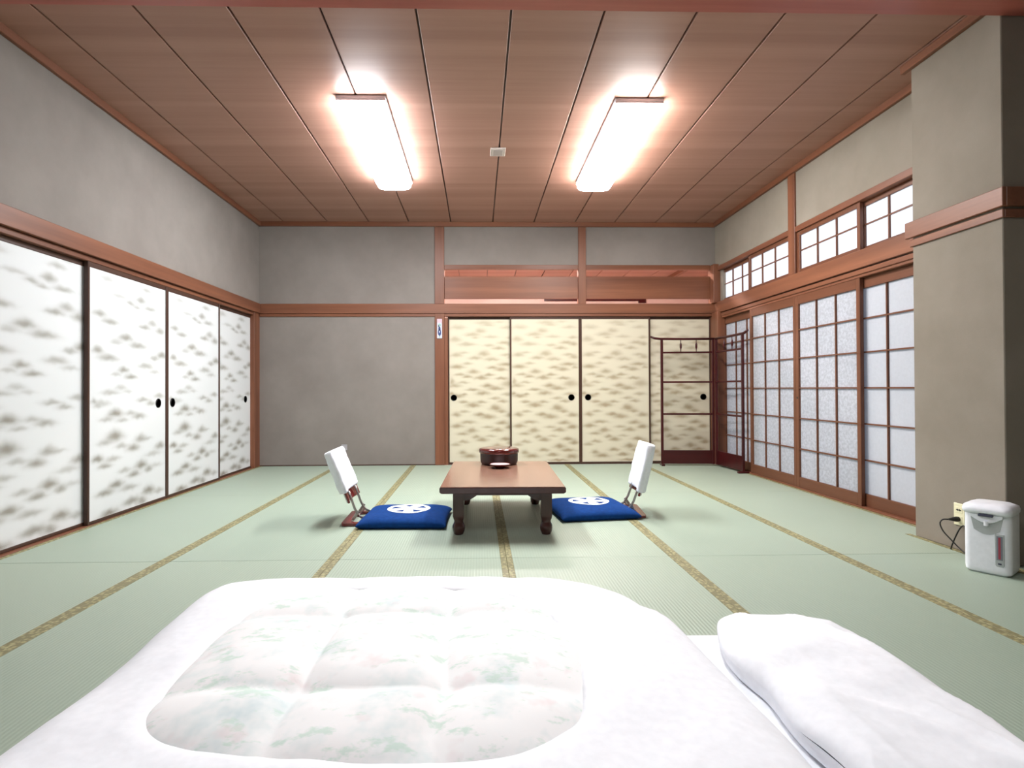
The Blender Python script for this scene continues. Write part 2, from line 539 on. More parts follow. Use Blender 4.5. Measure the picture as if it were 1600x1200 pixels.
# right transom header
trim([(XR - .012, XR + .10, PY1, YB - .10, 2.262, 2.312)], 'timber_y', 'wooden header above the white transom windows', 'rail')
# sills
trim([(XL - .06, XL, 2.86, YB - .16, -.055, .006)], 'timber_y', 'grooved floor sill under the left doors', 'sill')
trim([(-.355, 2.768, YB - .002, YB + .06, -.055, .006)], 'dark_frame_x', 'grooved floor sill under the cream doors', 'sill')
trim([(XR - .001, XR + .10, PY1, YB - .16, -.055, .012)], 'timber_y', 'grooved floor sill under the paper screens', 'sill')
trim([(XL + .006, -.506, YB - .008, YB, 0, .012)], 'dark_frame_x', 'thin dark strip at the foot of the blank far wall', 'baseboard')

# ================================================================== ROOM BEHIND THE TRANSOM
YF = 10.3
wfar = (MB().box(-3.2, 5.0, YF, YF + .1, -.06, 2.9).box(-3.3, -3.2, YB + .08, YF, -.06, 2.9).box(4.6, 4.7, YB + .08, YF, -.06, 2.9)
        .box(-3.2, 5.0, YB + .08, YF, -.12, -.06).box(XR + .1, 4.7, YB + .0, YB + .08, -.06, 2.9).box(-3.3, XL, YB + .02, YB + .08, -.06, 2.9)).build('wall_far', 'plaster_pink')
struct(wfar, 'pale pink plaster of the next room seen through the transom gap', 'wall')
cfar = MB().box(-3.3, 4.7, YB + .08, YF + .1, 2.88, 2.93).build('ceiling', 'dark_frame_y')
struct(cfar, 'warm lit board ceiling of the next room', 'ceiling')
x = -3.2
while x < 4.6:
    MB().box(-.235, .235, -1.75, 1.75, 0, .02).build('ceiling_plank', 'ceiling', cfar, bevel=.003, loc=(x + .24, 8.54, 2.86))
    x += .48
trim([(1.2, 2.92, YF - .04, YF, 2.475, 2.53), (2.92, 3.05, YF - .04, YF, 2.44, 2.52)], 'rack_x', 'dark red rail on the next room wall', 'rail')
trim([(3.35, 3.42, YB + .1, YF, 2.80, 2.86)], 'timber_y', 'moulding under the ceiling of the next room', 'trim')
nl = empty('ceiling_light', (.7, 7.6, 2.86))
tag(nl, 'unseen lamp on the ceiling of the next room', 'lamp')
MB().box(-.65, .65, -.16, .16, -.05, 0).build('housing', 'fixture', nl, bevel=.004)
MB().box(-.62, .62, -.14, .14, -.09, -.05).build('diffuser', 'lamp_next', nl, bevel=.004)
CLOUDS_L = [(-0.269,1.66,0.081,0.027,0.45),(0.197,1.657,0.072,0.023,0.6),(0.286,1.699,0.06,0.014,0.3),(-0.137,1.561,0.099,0.019,0.45),(0.126,1.57,0.062,0.03,0.8),(-0.01,1.53,0.058,0.02,0.7),(0.071,1.509,0.05,0.016,0.6),(0.242,1.52,0.083,0.021,0.7),(-0.348,1.412,0.067,0.029,0.8),(-0.234,1.366,0.09,0.027,0.8),(0.272,1.412,0.066,0.031,0.7),(0.169,1.37,0.08,0.023,0.8),(0.379,1.363,0.063,0.032,0.8),(-0.061,1.271,0.083,0.032,0.9),(-0.173,1.23,0.073,0.022,0.5),(0.085,1.223,0.105,0.027,0.8),(-0.37,1.162,0.057,0.029,0.85),(-0.256,1.114,0.105,0.028,0.8),(0.405,1.171,0.063,0.032,0.9),(0.302,1.139,0.061,0.021,0.7),(0.184,1.074,0.098,0.027,0.7),(0.303,1.03,0.073,0.021,0.5),(-0.086,1.036,0.063,0.025,0.9),(-0.173,1.002,0.054,0.015,0.5),(0.0,0.987,0.074,0.022,0.9),(-0.118,0.91,0.065,0.022,0.5),(-0.232,0.874,0.094,0.021,0.6),(-0.034,0.881,0.058,0.016,0.4),(0.364,0.844,0.068,0.024,0.7),(0.148,0.817,0.079,0.02,0.7),(0.258,0.786,0.065,0.021,0.7),(-0.406,0.817,0.03,0.023,0.7),(-0.324,0.801,0.09,0.024,0.5),(-0.369,0.78,0.044,0.015,0.5),(-0.177,0.727,0.078,0.034,1.0),(-0.278,0.69,0.069,0.021,0.6),(-0.103,0.674,0.066,0.019,0.6),(0.0,0.723,0.063,0.023,0.6),(0.1,0.694,0.078,0.025,0.8),(-0.184,0.566,0.091,0.043,1.0),(-0.294,0.529,0.073,0.024,0.6),(0.12,0.524,0.072,0.033,0.8),(0.214,0.516,0.058,0.014,0.4),(-0.11,0.492,0.07,0.021,0.6),(0.027,0.463,0.075,0.03,0.9),(0.381,0.444,0.069,0.032,0.85),(0.283,0.393,0.102,0.024,0.5),(-0.368,0.427,0.057,0.029,1.0),(-0.207,0.41,0.076,0.021,0.6),(-0.294,0.37,0.073,0.024,0.8),(0.129,0.324,0.079,0.036,1.0),(0.319,0.299,0.086,0.021,0.4),(0.224,0.278,0.053,0.024,0.8),(-0.077,0.312,0.071,0.022,0.6),(0.033,0.267,0.075,0.025,0.9),(-0.171,0.225,0.078,0.033,1.0),(-0.02,0.179,0.099,0.025,0.7),(-0.293,0.186,0.087,0.027,0.9),(0.224,0.117,0.082,0.037,1.0),(0.366,0.088,0.078,0.024,0.6),(0.012,0.074,0.101,0.032,0.9),(0.138,0.049,0.062,0.03,0.8),(-0.246,0.042,0.089,0.028,1.0)]
CLOUDS_B = [(-0.294,1.615,0.087,0.031,0.4),(0.016,1.672,0.101,0.023,0.4),(0.059,1.643,0.072,0.02,0.4),(0.29,1.615,0.079,0.023,0.4),(0.203,1.679,0.058,0.014,0.3),(-0.03,1.575,0.065,0.031,0.5),(-0.128,1.53,0.087,0.028,0.5),(0.088,1.504,0.087,0.023,0.4),(0.333,1.494,0.058,0.02,0.5),(-0.092,1.494,0.043,0.014,0.4),(-0.33,1.473,0.065,0.037,0.5),(-0.186,1.416,0.101,0.026,0.5),(0.074,1.402,0.065,0.02,0.45),(0.254,1.433,0.072,0.026,0.6),(0.34,1.416,0.043,0.026,0.6),(0.182,1.369,0.072,0.023,0.6),(-0.316,1.289,0.065,0.031,0.55),(-0.229,1.317,0.058,0.017,0.4),(0.009,1.303,0.069,0.037,0.6),(-0.092,1.253,0.072,0.026,0.6),(0.102,1.239,0.079,0.026,0.55),(0.275,1.289,0.065,0.02,0.5),(0.34,1.263,0.05,0.028,0.6),(-0.309,1.15,0.087,0.031,0.75),(-0.186,1.189,0.058,0.02,0.5),(0.11,1.14,0.065,0.02,0.7),(0.275,1.178,0.094,0.028,0.75),(0.211,1.118,0.072,0.026,0.7),(0.355,1.14,0.036,0.02,0.6),(-0.114,1.09,0.065,0.034,0.7),(-0.273,1.059,0.065,0.02,0.6),(-0.186,1.033,0.058,0.02,0.7),(0.066,1.055,0.065,0.02,0.7),(-0.02,1.019,0.079,0.028,0.75),(0.218,1.012,0.072,0.02,0.7),(0.304,0.948,0.087,0.048,0.6),(-0.229,0.965,0.065,0.02,0.5),(-0.33,0.927,0.072,0.028,0.6),(-0.366,0.976,0.029,0.043,0.6),(0.052,0.927,0.072,0.028,0.8),(0.146,0.894,0.087,0.026,0.75),(-0.121,0.88,0.079,0.02,0.7),(-0.006,0.837,0.079,0.031,0.75),(0.29,0.823,0.072,0.023,0.6),(-0.301,0.806,0.079,0.028,0.75),(-0.222,0.823,0.036,0.017,0.7),(-0.373,0.835,0.029,0.023,0.7),(0.138,0.778,0.065,0.02,0.6),(0.232,0.742,0.058,0.023,0.7),(-0.229,0.735,0.065,0.02,0.7),(-0.02,0.735,0.065,0.02,0.7),(-0.121,0.696,0.087,0.034,0.8),(0.146,0.662,0.072,0.04,0.8),(0.218,0.622,0.058,0.023,0.7),(-0.222,0.622,0.058,0.02,0.6),(-0.316,0.586,0.058,0.031,0.75),(0.326,0.579,0.065,0.031,0.75),(-0.035,0.586,0.072,0.026,0.8),(0.059,0.558,0.087,0.034,0.75),(-0.179,0.497,0.087,0.023,0.7),(0.225,0.487,0.072,0.028,0.8),(0.319,0.437,0.065,0.031,0.85),(-0.309,0.452,0.079,0.031,0.8),(0.059,0.437,0.065,0.02,0.6),(0.167,0.402,0.072,0.028,0.75),(-0.136,0.398,0.065,0.034,0.75),(-0.244,0.359,0.072,0.026,0.7),(0.088,0.331,0.065,0.017,0.5),(-0.085,0.324,0.05,0.026,0.7),(-0.013,0.288,0.065,0.028,0.8),(0.268,0.296,0.072,0.026,0.85),(0.34,0.253,0.058,0.031,0.9),(-0.236,0.267,0.065,0.023,0.65),(-0.323,0.232,0.058,0.02,0.6),(0.167,0.21,0.072,0.034,0.9),(0.268,0.165,0.087,0.023,0.85),(-0.02,0.168,0.065,0.026,0.8),(0.088,0.111,0.072,0.026,0.9),(-0.244,0.139,0.05,0.031,0.75),(-0.157,0.097,0.087,0.031,0.85),(0.311,0.09,0.072,0.034,0.9),(0.16,0.047,0.115,0.017,0.8)]

# ================================================================== SLIDING DOORS WITH CLOUD PRINT
def print_mesh(name, wdt, z0, z1, clouds, mat, K):
    nx, ny = 150, 280
    me = grid_mesh(name, nx, ny, lambda u, v: ((u - .5) * wdt, 0, z0 + (z1 - z0) * v))
    # give the sheet a thickness: back face and rim
    bm = bmesh.new(); bm.from_mesh(me)
    lay = bm.verts.layers.float.new('print')
    cl = [(c[0], c[1], c[2] * 1.05, c[3] * 1.02, min(1, c[4] * K)) for c in clouds]
    for vv in bm.verts:
        x, z = vv.co.x, vv.co.z
        p = 1.0
        jx = .012 * mnoise.noise((x * 22, z * 22, 1.7)); jz = .008 * mnoise.noise((x * 22, z * 22, 9.1))
        for cx, cz, w_, h_, s_ in cl:
            dx = (x + jx - cx) / w_
            if -2.2 < dx < 2.2:
                dz = (z + jz - cz) / h_
                if -2.2 < dz < 2.2:
                    dz2 = dz * 1.25 if dz < 0 else dz + .35 * (abs(dx) ** 1.3)   # flat below, rising to a hump
                    p *= 1 - s_ * .92 * math.exp(-(dx * dx + dz2 * dz2) ** 1.15)
        vv[lay] = 1 - p
    border = [e for e in bm.edges if e.is_boundary]
    r = bmesh.ops.extrude_edge_only(bm, edges=border)
    nv = [g for g in r['geom'] if isinstance(g, bmesh.types.BMVert)]
    for q in nv: q.co.y += .012
    ne = [g for g in r['geom'] if isinstance(g, bmesh.types.BMEdge) and g.is_boundary]
    bmesh.ops.holes_fill(bm, edges=ne, sides=0)
    bm.to_mesh(me); bm.free()
    me.materials.append(MAT[mat])
    return me

DN = [0]
def hikite(x, z, parent, r=.037):
    m = MB().lathe([(r, -.004), (r, -.001), (r * .86, -.005), (r * .8, -.0035), (.002, -.0025)], 24, (x, 0, z), 'y')
    # rim ring stands proud of the paper; dish closed behind
    m.lathe([(r, .004), (r, -.004)], 24, (x, 0, z), 'y')
    return m.build('handle', 'black', parent, smooth=50)

def fusuma_door(loc, rz, wdt, z1, me, hx, label, st=.02, rt=.034):
    DN[0] += 1
    d = empty('door_%d' % DN[0], loc, rz)
    struct(d, label, 'sliding door')
    link('paper_panel', me, None, d)
    for s in (-1, 1):
        x0, x1 = sorted((s * wdt / 2, s * (wdt / 2 - st)))
        MB().box(x0, x1, -.009, .020, .008, z1).build('stile', 'dark_frame_z', d, bevel=.003)
    MB().box(-wdt / 2 + st, wdt / 2 - st, -.007, .018, .008, .026).build('bottom_rail', 'dark_frame_x', d, bevel=.002)
    MB().box(-wdt / 2 + st, wdt / 2 - st, -.003, .018, z1 - rt, z1).build('top_rail', 'dark_frame_x', d, bevel=.002)  # rail made taller so its dark colour mimics shade under the head
    if hx is not None: hikite(hx, .785, d)
    return d

WL = .955
meL = print_mesh('cloud_paper_white', WL - .036, .022, 1.708, CLOUDS_L, 'paper_left', 1.0)
#        centre Y, track (0 inner, 1 outer), handle x (local +x is away from the camera)
for cy, trk, hx, lab in ((6.09, 1, .30, 'farthest white cloud-print sliding door, touching the corner post'),
                         (5.21, 0, -.385, 'white cloud-print sliding door, second from the far corner'),
                         (4.258, 0, .355, 'white cloud-print sliding door, third from the far corner'),
                         (3.37, 1, -.385, 'nearest white cloud-print sliding door, cut off by the frame')):
    fusuma_door((XL - .010 - trk * .030, cy, 0), math.pi / 2, WL, 1.738, meL, hx, lab)

WB = .83
meB = print_mesh('cloud_paper_cream', WB - .036, .022, 1.708, CLOUDS_B, 'paper_back', 1.2)
for cx, trk, hx, lab in ((.058, 1, -.346, 'cream cloud-print sliding door beside the tall post'),
                         (.789, 0, .309, 'cream cloud-print sliding door directly behind the lacquer box'),
                         (1.621, 0, -.326, 'cream cloud-print sliding door above the right legless chair'),
                         (2.356, 1, .324, 'cream cloud-print sliding door behind the clothes rack')):
    fusuma_door((cx, YB + .010 + trk * .030, 0), 0, WB, 1.738, meB, hx, lab, .018, .03)

# ================================================================== PAPER SCREENS (SHOJI) AND TRANSOM WINDOWS
def lattice(root, wdt, z0, z1, zs, ncol, st, rail_b, rail_t, pane_mat, bar=.011, t=.028):
    """frame, muntins and one pane per opening; local x is the width, front faces -y"""
    for s in (-1, 1):
        x0, x1 = sorted((s * wdt / 2, s * (wdt / 2 - st)))
        MB().box(x0, x1, 0, t, z0, z1).build('stile', 'shoji_wood_z', root, bevel=.002)
    xi0, xi1 = -wdt / 2 + st, wdt / 2 - st
    MB().box(xi0, xi1, .001, t - .001, z0, z0 + rail_b).build('bottom_rail', 'shoji_wood_x', root, bevel=.002)
    MB().box(xi0, xi1, .001, t - .001, z1 - rail_t, z1).build('top_rail', 'shoji_wood_x', root, bevel=.002)
    zi0, zi1 = z0 + rail_b, z1 - rail_t
    xs = [xi0 + (xi1 - xi0) * i / ncol for i in range(ncol + 1)]
    zz = [zi0] + list(zs) + [zi1]
    for x in xs[1:-1]:
        MB().box(x - bar / 2, x + bar / 2, .004, .018, zi0, zi1).build('upright_bar', 'shoji_wood_z', root)
    for z in zz[1:-1]:
        MB().box(xi0, xi1, .005, .017, z - bar / 2, z + bar / 2).build('cross_bar', 'shoji_wood_x', root)
    for i in range(ncol):
        for j in range(len(zz) - 1):
            MB().box(xs[i], xs[i + 1], .0182, .0188, zz[j], zz[j + 1]).build('paper_pane', pane_mat, root)

SZ = (.351, .619, .886, 1.150, 1.400)
WS = .855
for cy, trk, pm, lab in ((6.13, 1, 'shoji_mottled', 'white paper lattice screen behind the clothes rack'),
                         (5.4225, 0, 'shoji_mottled', 'white paper lattice screen next to the clothes rack'),
                         (4.5675, 0, 'shoji_mottled', 'white paper lattice screen below the dividing transom post, nearer side'),
                         (3.79, 1, 'shoji_plain', 'smooth white paper lattice screen touching the plaster pillar')):
    DN[0] += 1
    d = empty('door_%d' % DN[0], (XR + .006 + trk * .034, cy, 0), -math.pi / 2)
    struct(d, lab, 'paper screen')
    if cy == 4.5675:
        MB().lathe([(.010, -.002), (.010, .003), (.002, .004)], 14, (-WS / 2 + .021, 0, .80), 'y').build('finger_pull', 'black', d)
    lattice(d, WS, .012, 1.70, SZ, 3, .042, .092, .076, pm)
WN = 0
for y0, y1, trk, nc, lab in ((5.83, 6.585, 1, 3, 'farthest white transom window beside the far corner'),
                             (5.066, 5.87, 0, 3, 'white transom window just beyond the short dividing post'),
                             (4.13, 4.957, 0, 3, 'white transom window just nearer than the short dividing post'),
                             (3.365, 4.17, 1, 3, 'nearest white transom window beside the plaster pillar')):
    WN += 1
    d = empty('window_%d' % WN, (XR + .006 + trk * .034, (y0 + y1) / 2, 1.894), -math.pi / 2)
    struct(d, lab, 'window')
    lattice(d, y1 - y0, 0, .368, (.197,), nc, .036, .034, .036, 'transom_pane')

# ================================================================== CEILING LAMPS
def ceiling_lamp(loc, mat, label):
    r = empty('ceiling_light', loc)
    tag(r, label, 'lamp', 'tube lamps on the board ceiling')
    hw, hl = .165, .775
    MB().box(-hw, hw, -hl, hl, -.026, 0).build('housing', 'fixture', r, bevel=.005)
    # bowed acrylic diffuser with lit sides and ends
    prof = [(-hw + .010, -.026), (-hw + .012, -.066), (-hw + .03, -.086), (-hw + .07, -.095), (0, -.098), (hw - .07, -.095), (hw - .03, -.086), (hw - .012, -.066), (hw - .010, -.026)]
    MB().prism(prof, 'y', -hl + .010, hl - .010).build('diffuser', mat, r)
    for s in (-1, 1):
        y0, y1 = sorted((s * hl, s * (hl - .010)))
        MB().box(-hw, hw, y0, y1, -.038, -.026).build('end_cap', 'fixture', r, bevel=.002)
    return r
ceiling_lamp((-.775, 4.56, ZC), 'lamp_l', 'long glowing ceiling lamp on the left, cool white')
ceiling_lamp((1.095, 4.57, ZC), 'lamp_r', 'long glowing ceiling lamp on the right, warmer white')
ceiling_lamp((.15, .75, ZC), 'fill_rear', 'unseen ceiling lamp added above the bed on the near side of the beam')  # added fill lamp, hidden by the beam

sn = empty('ceiling_sensor', (.168, 4.67, ZC))
tag(sn, 'small pale square plate on the ceiling between the lamps', 'sensor')
MB().box(-.062, .062, -.075, .075, -.014, 0).build('plate', 'sensor', sn, bevel=.004)
MB().box(-.04, .04, -.055, .055, -.017, -.014).build('window', 'sensor_win', sn, bevel=.001)

# ================================================================== LOW TABLE
tb = empty('low_table', (.157, 3.95, 0), -.026)
tag(tb, 'low brown lacquered table with bulb-footed legs on the mats', 'table')
TW, TLn = .745, 1.20
MB().box(-TW / 2 + .004, TW / 2 - .004, -TLn / 2 + .004, TLn / 2 - .004, .3085, .312).build('tabletop', 'tabletop', tb, bevel=.001)
MB().prism([(-TW / 2 + .012, .272), (-TW / 2, .28), (-TW / 2, .306), (-TW / 2 + .004, .3085), (TW / 2 - .004, .3085), (TW / 2, .306), (TW / 2, .28), (TW / 2 - .012, .272)], 'y', -TLn / 2, TLn / 2).build('top_edge', 'table_y', tb, bevel=.003)
def leg_mesh():
    m = MB()
    prof = [(.034, .272), (.034, .115), (.033, .10), (.028, .082), (.030, .072), (.037, .055), (.039, .040), (.036, .022), (.029, .006), (.026, 0)]
    seg = 20
    n = len(m.v)
    for r, z in prof:
        k = 1.0 if z > .11 else max(0, (z - .07) / .04)       # square above, round bulb below
        for i in range(seg):
            t = 2 * math.pi * (i + .5) / seg
            cx, cy = math.cos(t), math.sin(t)
            q = max(abs(cx), abs(cy))
            f = (1 - k) + k / q * .98
            m.v.append((r * cx * f, r * cy * f, z))
    for j in range(len(prof) - 1):
        for i in range(seg):
            i2 = (i + 1) % seg
            m.f.append((n + j * seg + i, n + j * seg + i2, n + (j + 1) * seg + i2, n + (j + 1) * seg + i))
    m.f.append(tuple(n + i for i in range(seg)))
    m.f.append(tuple(n + (len(prof) - 1) * seg + i for i in reversed(range(seg))))
    return m
LX, LY = .268, .452
lg = leg_mesh().build('leg', 'table_z', tb, smooth=40, loc=(-LX, -LY, 0))
for x, y in ((LX, -LY), (-LX, LY), (LX, LY)):
    c = lg.copy(); C.objects.link(c); c.parent = tb; c.location = (x, y, 0)
# aprons with curved brackets at the legs
def apron(L, z0=.238, z1=.272, dz=.032, k=.07):
    p = [(-L, z1), (-L, z0 - dz)]
    for i in range(7):
        t = i / 6
        p.append((-L + .012 + k * t, z0 - dz * math.cos(t * math.pi / 2)))
    for i in range(7):
        t = 1 - i / 6
        p.append((L - .012 - k * t, z0 - dz * math.cos(t * math.pi / 2)))
    p += [(L, z0 - dz), (L, z1)]
    return p
for s in (-1, 1):
    MB().prism(apron(LX - .03), 'y', s * LY - .01, s * LY + .01).build('apron', 'table_x', tb)
    MB().prism(apron(LY - .03), 'x', s * LX - .01, s * LX + .01).build('apron', 'table_y', tb)

# lacquer box and dish on it
ZT = .312
bx = empty('lacquer_box', (.158, 4.385, ZT))
tag(bx, 'round dark brown lacquer box with a red lid on the low table', 'box')
MB().lathe([(.126, 0), (.134, .004), (.141, .016), (.144, .03), (.145, .088), (.002, .088)], 48).build('body', 'lacquer_dark', bx, smooth=35)
MB().lathe([(.1460, .086), (.151, .088), (.1535, .093), (.154, .110), (.150, .119), (.138, .1245), (.10, .1275), (.002, .129)], 48).build('lid', 'lacquer', bx, smooth=60)
ds = empty('small_dish', (.157, 4.165, ZT))
tag(ds, 'small red footed dish with a pale inside, before the lacquer box', 'dish')
MB().lathe([(.036, 0), (.038, .006), (.034, .009), (.05, .012), (.074, .022), (.080, .029), (.079, .031), (.070, .0285)], 40).build('bowl', 'lacquer', ds, smooth=50)
MB().lathe([(.070, .0286), (.050, .0278), (.002, .0275)], 40).build('inside', 'plate_inside', ds, smooth=50)

# ================================================================== CUSHIONS
def cushion_z(x, y, wx, wy, hgt):
    u, v = abs(x) / (wx / 2), abs(y) / (wy / 2)
    e = max(0.0, 1 - u ** 5) ** .42 * max(0.0, 1 - v ** 5) ** .42
    return hgt * (.30 + .70 * e) + .0035 * mnoise.noise((x * 9, y * 9, wx * 7)) * e
def cushion(loc, rz, wx, wy, hgt, crest_off, label):
    r = empty('floor_cushion', loc, rz)
    tag(r, label, 'cushion', 'blue crested floor cushions')
    n = 40
    def mp(u):      # denser towards the edges
        t = u * 2 - 1
        return math.copysign(1 - (1 - abs(t)) ** 1.6, t)
    def top(u, v):
        a, b = mp(u), mp(v)
        x, y = a * wx / 2, b * wy / 2
        k = 1 - .035 * (1 - a * a) * abs(b) ** 6          # sides pulled in between the corners
        k2 = 1 - .035 * (1 - b * b) * abs(a) ** 6
        return (x * k2, y * k, cushion_z(x, y, wx, wy, hgt))
    def bot(u, v):
        p = top(u, v)
        a, b = mp(u), mp(v)
        e = max(abs(a), abs(b))
        return (p[0], p[1], .0 + (.30 * hgt) * max(0, (e - .86) / .14) ** 2)
    me = grid_mesh('cushion_body', n, n, top)
    bm = bmesh.new(); bm.from_mesh(me)
    mb = grid_mesh('b', n, n, bot); bm.from_mesh(mb)
    bmesh.ops.remove_doubles(bm, verts=bm.verts, dist=.0006)
    bmesh.ops.recalc_face_normals(bm, faces=bm.faces)
    bm.to_mesh(me); bm.free(); bpy.data.meshes.remove(mb)
    link('cover', me, 'cushion', r, smooth='all')
    # crest: ring with a five-petalled flower, printed (a thin layer following the cloth)
    cx, cy = crest_off
    R0 = .146
    def surf(x, y, lift): return (x, y, cushion_z(x, y, wx, wy, hgt) + lift)
    def polar(r0, r1, nr, na, lift, a0=0, a1=2 * math.pi):
        m = MB(); 
        for i in range(nr + 1):
            for k in range(na + 1):
                t = a0 + (a1 - a0) * k / na
                f0 = r0(t) if callable(r0) else r0
                f1 = r1(t) if callable(r1) else r1
                rr = f0 + (f1 - f0) * i / nr
                m.v.append(surf(cx + rr * math.cos(t), cy + rr * math.sin(t), lift))
        for i in range(nr):
            for k in range(na):
                a = i * (na + 1) + k
                m.f.append((a, a + 1, a + na + 2, a + na + 1))
        return m
    polar(R0 * .79, R0, 3, 72, .0022).build('crest_ring', 'crest', r, smooth='all')
    pet = lambda t: R0 * (.80 - .46 * max(0.0, math.cos(5 * (t - math.radians(95)))) ** .9)
    fl = polar(.002, pet, 10, 120, .0022).build('crest_flower', 'crest', r, smooth='all')
    for k in range(5):
        t = math.radians(95 + 36 + 72 * k)
        polar(R0 * .16, R0 * .42, 2, 2, .0030, t - .05, t + .05).build('crest_line', 'crest_line', fl)
    return r
cushion((-.486, 3.875, 0), -.03, .575, .53, .075, (.01, .03), 'blue crested floor cushion on the left of the low table')
cushion((.79, 4.075, 0), .13, .555, .575, .075, (.012, .04), 'blue crested floor cushion on the right of the low table')

# ================================================================== LEGLESS CHAIRS
def chair(loc, rz, label, full_cover, tag_on, lean_deg):
    """seat plate lies towards +x, the back rises at -x leaning to -x"""
    r = empty('legless_chair', loc, rz)
    tag(r, label, 'chair', 'legless floor chairs')
    # seat frame: bent plate with an opening
    def ring(x0, x1, y0, y1, rad, n=6):
        p = []
        for cx, cy, a in ((x1 - rad, y1 - rad, 0), (x0 + rad, y1 - rad, 90), (x0 + rad, y0 + rad, 180), (x1 - rad, y0 + rad, 270)):
            for i in range(n + 1):
                t = math.radians(a + 90 * i / n)
                p.append((cx + rad * math.cos(t), cy + rad * math.sin(t)))
        return p
    o, i = ring(0, .42, -.20, .20, .03), ring(.055, .16, -.15, .15, .03)
    m = MB(); n = len(o)
    for z in (.004, .020):
        for p in o: m.v.append((p[0], p[1], z))
        for p in i: m.v.append((p[0], p[1], z))
    for k in range(n):
        k2 = (k + 1) % n
        m.f += [(2 * n + k, 2 * n + k2, 3 * n + k2, 3 * n + k), (k2, k, n + k, n + k2), (k, k2, 2 * n + k2, 2 * n + k), (n + k2, n + k, 3 * n + k, 3 * n + k2)]
    m.build('seat_plate', 'chair_wood', r, smooth=50)
    # hinge frame of steel tube
    for s in (-1, 1):
        MB().tube([(.145, s * .115, .026), (.105, s * .115, .05), (.075, s * .115, .10), (.045, s * .115, .185), (.036, s * .115, .215)], .0085, 8).build('tube', 'steel', r, smooth='all')
        MB().bar((.06, s * .115, .026), (.10, s * .115, .085), .006, .018).build('hinge_plate', 'steel', r, bevel=.002)
    MB().tube([(.10, -.125, .052), (.10, .125, .052)], .007, 8).build('cross_tube', 'rack_y', r, smooth='all')
    MB().tube([(.155, -.125, .027), (.155, .125, .027)], .006, 8).build('cross_tube', 'steel', r, smooth='all')
    # back: curved board, cover pulled over it
    def back(u, v, thick, z0, z1, side, bulge):
        y = (u - .5) * (.40 if bulge > .3 else .365)
        t = z0 + (z1 - z0) * v                            # distance up the slope
        lean = math.radians(lean_deg)
        curve = .045 * (1 - (y / .20) ** 2)               # hollow facing the sitter
        w = 1.0 - .16 * max(0, (v - .62) / .38) ** 2.4    # rounded shoulders
        off = side * thick / 2 * (1 - bulge * max(0, abs(2 * u - 1) - .8) / .2) - curve
        x = .055 + off * math.cos(lean) - t * math.sin(lean)
        z = .165 + t * math.cos(lean) + off * math.sin(lean)
        return (x, y * w, z)
    def slab(name, thick, z0, z1, mat, bulge, nx=18, nz=14, wr=0.0):
        vs = MB()
        def P(u, v, s):
            p = Vector(back(u, v, thick, z0, z1, s, bulge))
            if wr: p += Vector((.5, .2, .3)) * wr * mnoise.noise((u * 4 + s, v * 6, 3.3))
            return tuple(p)
        nn = (nx + 1) * (nz + 1)
        for s in (1, -1):
            for j in range(nz + 1):
                for i_ in range(nx + 1):
                    vs.v.append(P(i_ / nx, j / nz, s))
        for s in (0, 1):
            for j in range(nz):
                for i_ in range(nx):
                    a = s * nn + j * (nx + 1) + i_
                    vs.f.append((a, a + 1, a + nx + 2, a + nx + 1) if s == 0 else (a + nx + 1, a + nx + 2, a + 1, a))
        rim = [i_ for i_ in range(nx + 1)] + [j * (nx + 1) + nx for j in range(1, nz + 1)] + [nz * (nx + 1) + i_ for i_ in range(nx - 1, -1, -1)] + [j * (nx + 1) for j in range(nz - 1, 0, -1)]
        for k in range(len(rim)):
            a, b = rim[k], rim[(k + 1) % len(rim)]
            vs.f.append((a, b, nn + b, nn + a))
        return vs.build(name, mat, r, bevel=.022 if wr else .004, smooth=60, seg=4 if wr else 1)
    slab('back_board', .020, -.015, .14, 'chair_wood', .2)
    bc = slab('back_cover', .062, .012 if full_cover else .055, .345, 'cover', .55, wr=.010)
    if tag_on:
        MB().box(-.075, -.035, .196, .199, .455, .495).build('plastic_tag', 'clear_tag', bc)
    return r
chair((-.90, 3.915, 0), .03, 'legless chair with white cover and red wood on the left cushion side', False, True, 22)
chair((1.165, 4.06, 0), math.pi - .10, 'legless chair with white cover standing at the right cushion', True, False, 13)

